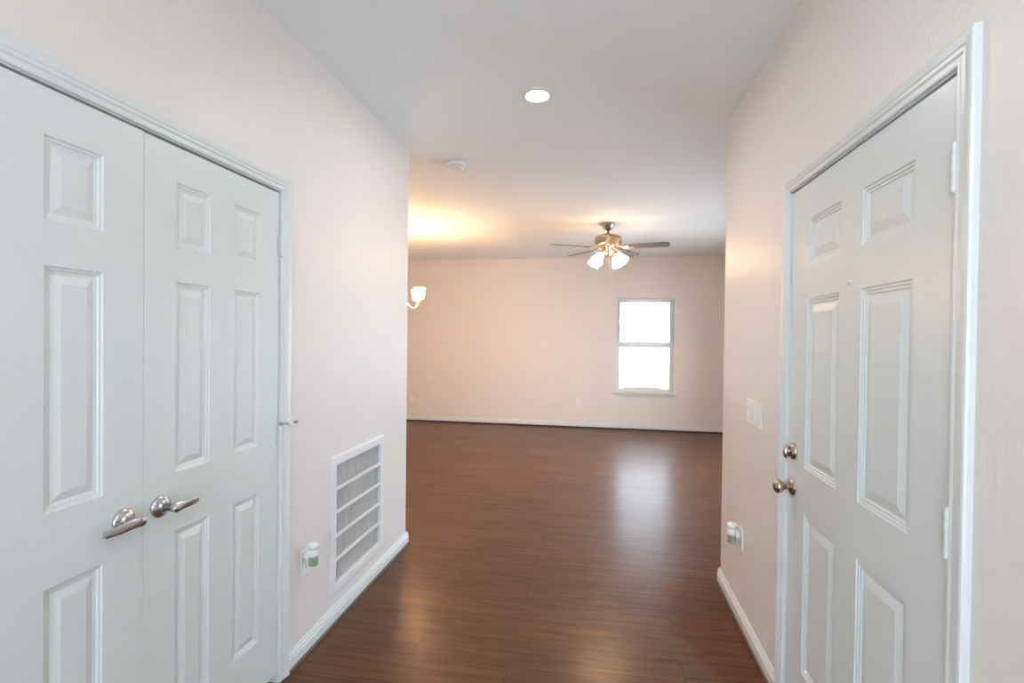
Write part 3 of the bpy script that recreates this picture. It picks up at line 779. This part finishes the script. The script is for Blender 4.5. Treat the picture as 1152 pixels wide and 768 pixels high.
for i in range(5):
    a = math.radians(PH0 + 72*i)
    M = Matrix.Translation((FX, FY, ZB)) @ Matrix.Rotation(a, 4, 'Z')
    bl_m = Matrix.Rotation(math.radians(-12), 4, 'X')
    # blade iron
    b = bmesh.new(); tmp = bmesh.new()
    tube(tmp, smooth_path([(0.075, 0, 0.015), (0.12, 0, 0.012), (0.16, 0.0, 0.003), (0.20, 0, 0.003)], 5), [0.016]*16, 10, flat=0.35)
    merge(b, tmp, M)
    tmp = bmesh.new()
    lathe(tmp, [(0, -0.0035), (0.052, -0.0035), (0.052, 0.0), (0, 0.0)], 24); bmesh.ops.scale(tmp, vec=(1.1, 0.85, 1), verts=tmp.verts)
    merge(b, tmp, M @ Matrix.Translation((0.215, 0, 0)) @ bl_m @ Matrix.Translation((0, 0, -0.0045)))
    obj('blade_iron', b, M_FAN, fan, origin=(FX, FY, ZB))
    # blade
    tmp = bmesh.new(); out = []
    w0, w1, L0, L1 = 0.052, 0.068, 0.175, 0.665
    out += [(L0, -w0+0.012), (L0+0.012, -w0)]
    out += [(L1-0.05, -w1), (L1-0.02, -w1+0.006), (L1-0.006, -w1+0.022), (L1, -w1+0.045)]
    out += [(L1, w1-0.045), (L1-0.006, w1-0.022), (L1-0.02, w1-0.006), (L1-0.05, w1)]
    out += [(L0+0.012, w0), (L0, w0-0.012)]
    top = [tmp.verts.new((x, y, 0.003)) for x, y in out]; bot = [tmp.verts.new((x, y, -0.003)) for x, y in out]
    tmp.faces.new(top); tmp.faces.new(bot[::-1])
    for k in range(len(out)):
        j = (k+1) % len(out); tmp.faces.new((top[k], top[j], bot[j], bot[k]))
    b = bmesh.new(); merge(b, tmp, bl_m)
    o = obj('blade', b, M_BLADE, None)
    o.parent = fan
    o.matrix_local = Matrix.Translation((0, 0, ZB-H)) @ Matrix.Rotation(a, 4, 'Z')
# four light arms with bell shades
for k, a in enumerate([math.radians(d) for d in (225+8, 315+8, 45+8, 135+8)]):
    ca, sa = math.cos(a), math.sin(a)
    M = Matrix.Translation((FX, FY, 2.415)) @ Matrix.Rotation(a, 4, 'Z')
    TILT = Matrix.Translation((0.118, 0, -0.022)) @ Matrix.Rotation(math.radians(180-42), 4, 'Y')
    lk = obj_empty_part(fan, 'light_arm', (FX, FY, 2.415))
    b = bmesh.new(); tmp = bmesh.new()
    tube(tmp, smooth_path([(0.045, 0, 0.02), (0.075, 0, 0.026), (0.105, 0, 0.010), (0.118, 0, -0.016)], 5), 0.008, 10)
    merge(b, tmp, M)
    lathe(b, [(0, -0.012), (0.018, -0.012), (0.026, 0.0), (0.030, 0.014), (0.028, 0.018), (0, 0.018)], 24, mat=M @ TILT)
    obj('fitter', b, M_FAN, lk, origin=(FX, FY, 2.415))
    b = bmesh.new()
    lathe(b, [(0.024, 0.012), (0.034, 0.022), (0.044, 0.045), (0.050, 0.075), (0.058, 0.105), (0.070, 0.128), (0.067, 0.129), (0.055, 0.106), (0.047, 0.075), (0.041, 0.046), (0.030, 0.024), (0.020, 0.016), (0, 0.016)], 32, mat=M @ TILT)
    obj('glass_shade', b, M_FANGLASS, lk, origin=(FX, FY, 2.415))
    b = bmesh.new(); lathe(b, [(0, 0.018), (0.013, 0.018), (0.014, 0.045), (0.022, 0.062), (0.026, 0.082), (0.020, 0.100), (0, 0.108)], 20, mat=M @ TILT)
    obj('bulb', b, M_FANBULB, lk, origin=(FX, FY, 2.415))
for dx, z, lb_ in ((0.018, 2.045, 0), (0.045, 2.085, 1)):
    b = bmesh.new(); tube(b, [(FX+dx, FY-0.02, 2.415), (FX+dx, FY-0.02, z)], 0.0016, 6)
    lathe(b, [(0, z-0.035), (0.005, z-0.033), (0.006, z-0.015), (0.003, z), (0, z)], 12, (FX+dx, FY-0.02, 0))
    obj('pull_chain', b, M_RUBBER, fan)

# ------------------------------------------------------------------ chandelier
CX, CY = -2.245, 5.565
ch = thing('chandelier', 'chandelier with upturned glowing glass shades behind the left wall', 'chandelier', (CX, CY, H))
b = bmesh.new(); lathe(b, [(0, 0), (0.062, 0), (0.062, -0.012), (0.045, -0.024), (0.012, -0.032), (0, -0.032)], 32, (CX, CY, H)); obj('canopy', b, M_BRASS, ch)
b = bmesh.new(); tube(b, [(CX, CY, H-0.03), (CX, CY, 2.06)], 0.005, 10); obj('stem', b, M_BRASS, ch)
b = bmesh.new(); lathe(b, [(0, 2.08), (0.010, 2.075), (0.016, 2.04), (0.030, 2.01), (0.020, 1.96), (0.024, 1.90), (0.042, 1.865), (0.046, 1.84), (0.030, 1.815), (0.012, 1.795), (0.014, 1.78), (0, 1.765)], 32, (CX, CY, 0)); obj('column', b, M_BRASS, ch)
for k in range(5):
    a = math.radians(-10 + 72*k)
    M = Matrix.Translation((CX, CY, 0)) @ Matrix.Rotation(a, 4, 'Z')
    ar = obj_empty_part(ch, 'arm', (CX, CY, 1.85))
    b = bmesh.new(); tmp = bmesh.new()
    tube(tmp, smooth_path([(0.03, 0, 1.855), (0.06, 0, 1.830), (0.105, 0, 1.790), (0.155, 0, 1.778), (0.195, 0, 1.800), (0.215, 0, 1.840), (0.217, 0, 1.865)], 6), 0.0055, 10)
    merge(b, tmp, M)
    lathe(b, [(0, 1.850), (0.012, 1.850), (0.016, 1.862), (0.010, 1.868), (0.034, 1.876), (0.036, 1.884), (0, 1.888)], 24, mat=M @ Matrix.Translation((0.217, 0, 0)))
    obj('arm_tube', b, M_BRASS, ar, origin=(CX, CY, 1.85))
    b = bmesh.new()
    lathe(b, [(0, 1.884), (0.044, 1.884), (0.050, 1.894), (0.058, 1.930), (0.068, 2.010), (0.065, 2.010), (0.055, 1.930), (0.046, 1.896), (0, 1.890)], 32, mat=M @ Matrix.Translation((0.217, 0, 0)))
    obj('glass_shade', b, M_CHGLASS, ar, origin=(CX, CY, 1.85))
    b = bmesh.new()
    lathe(b, [(0, 1.889), (0.013, 1.892), (0.014, 1.915), (0.026, 1.945), (0.028, 1.962), (0.020, 1.982), (0, 1.990)], 20, mat=M @ Matrix.Translation((0.217, 0, 0)))
    obj('bulb', b, M_CHBULB, ar, origin=(CX, CY, 1.85))
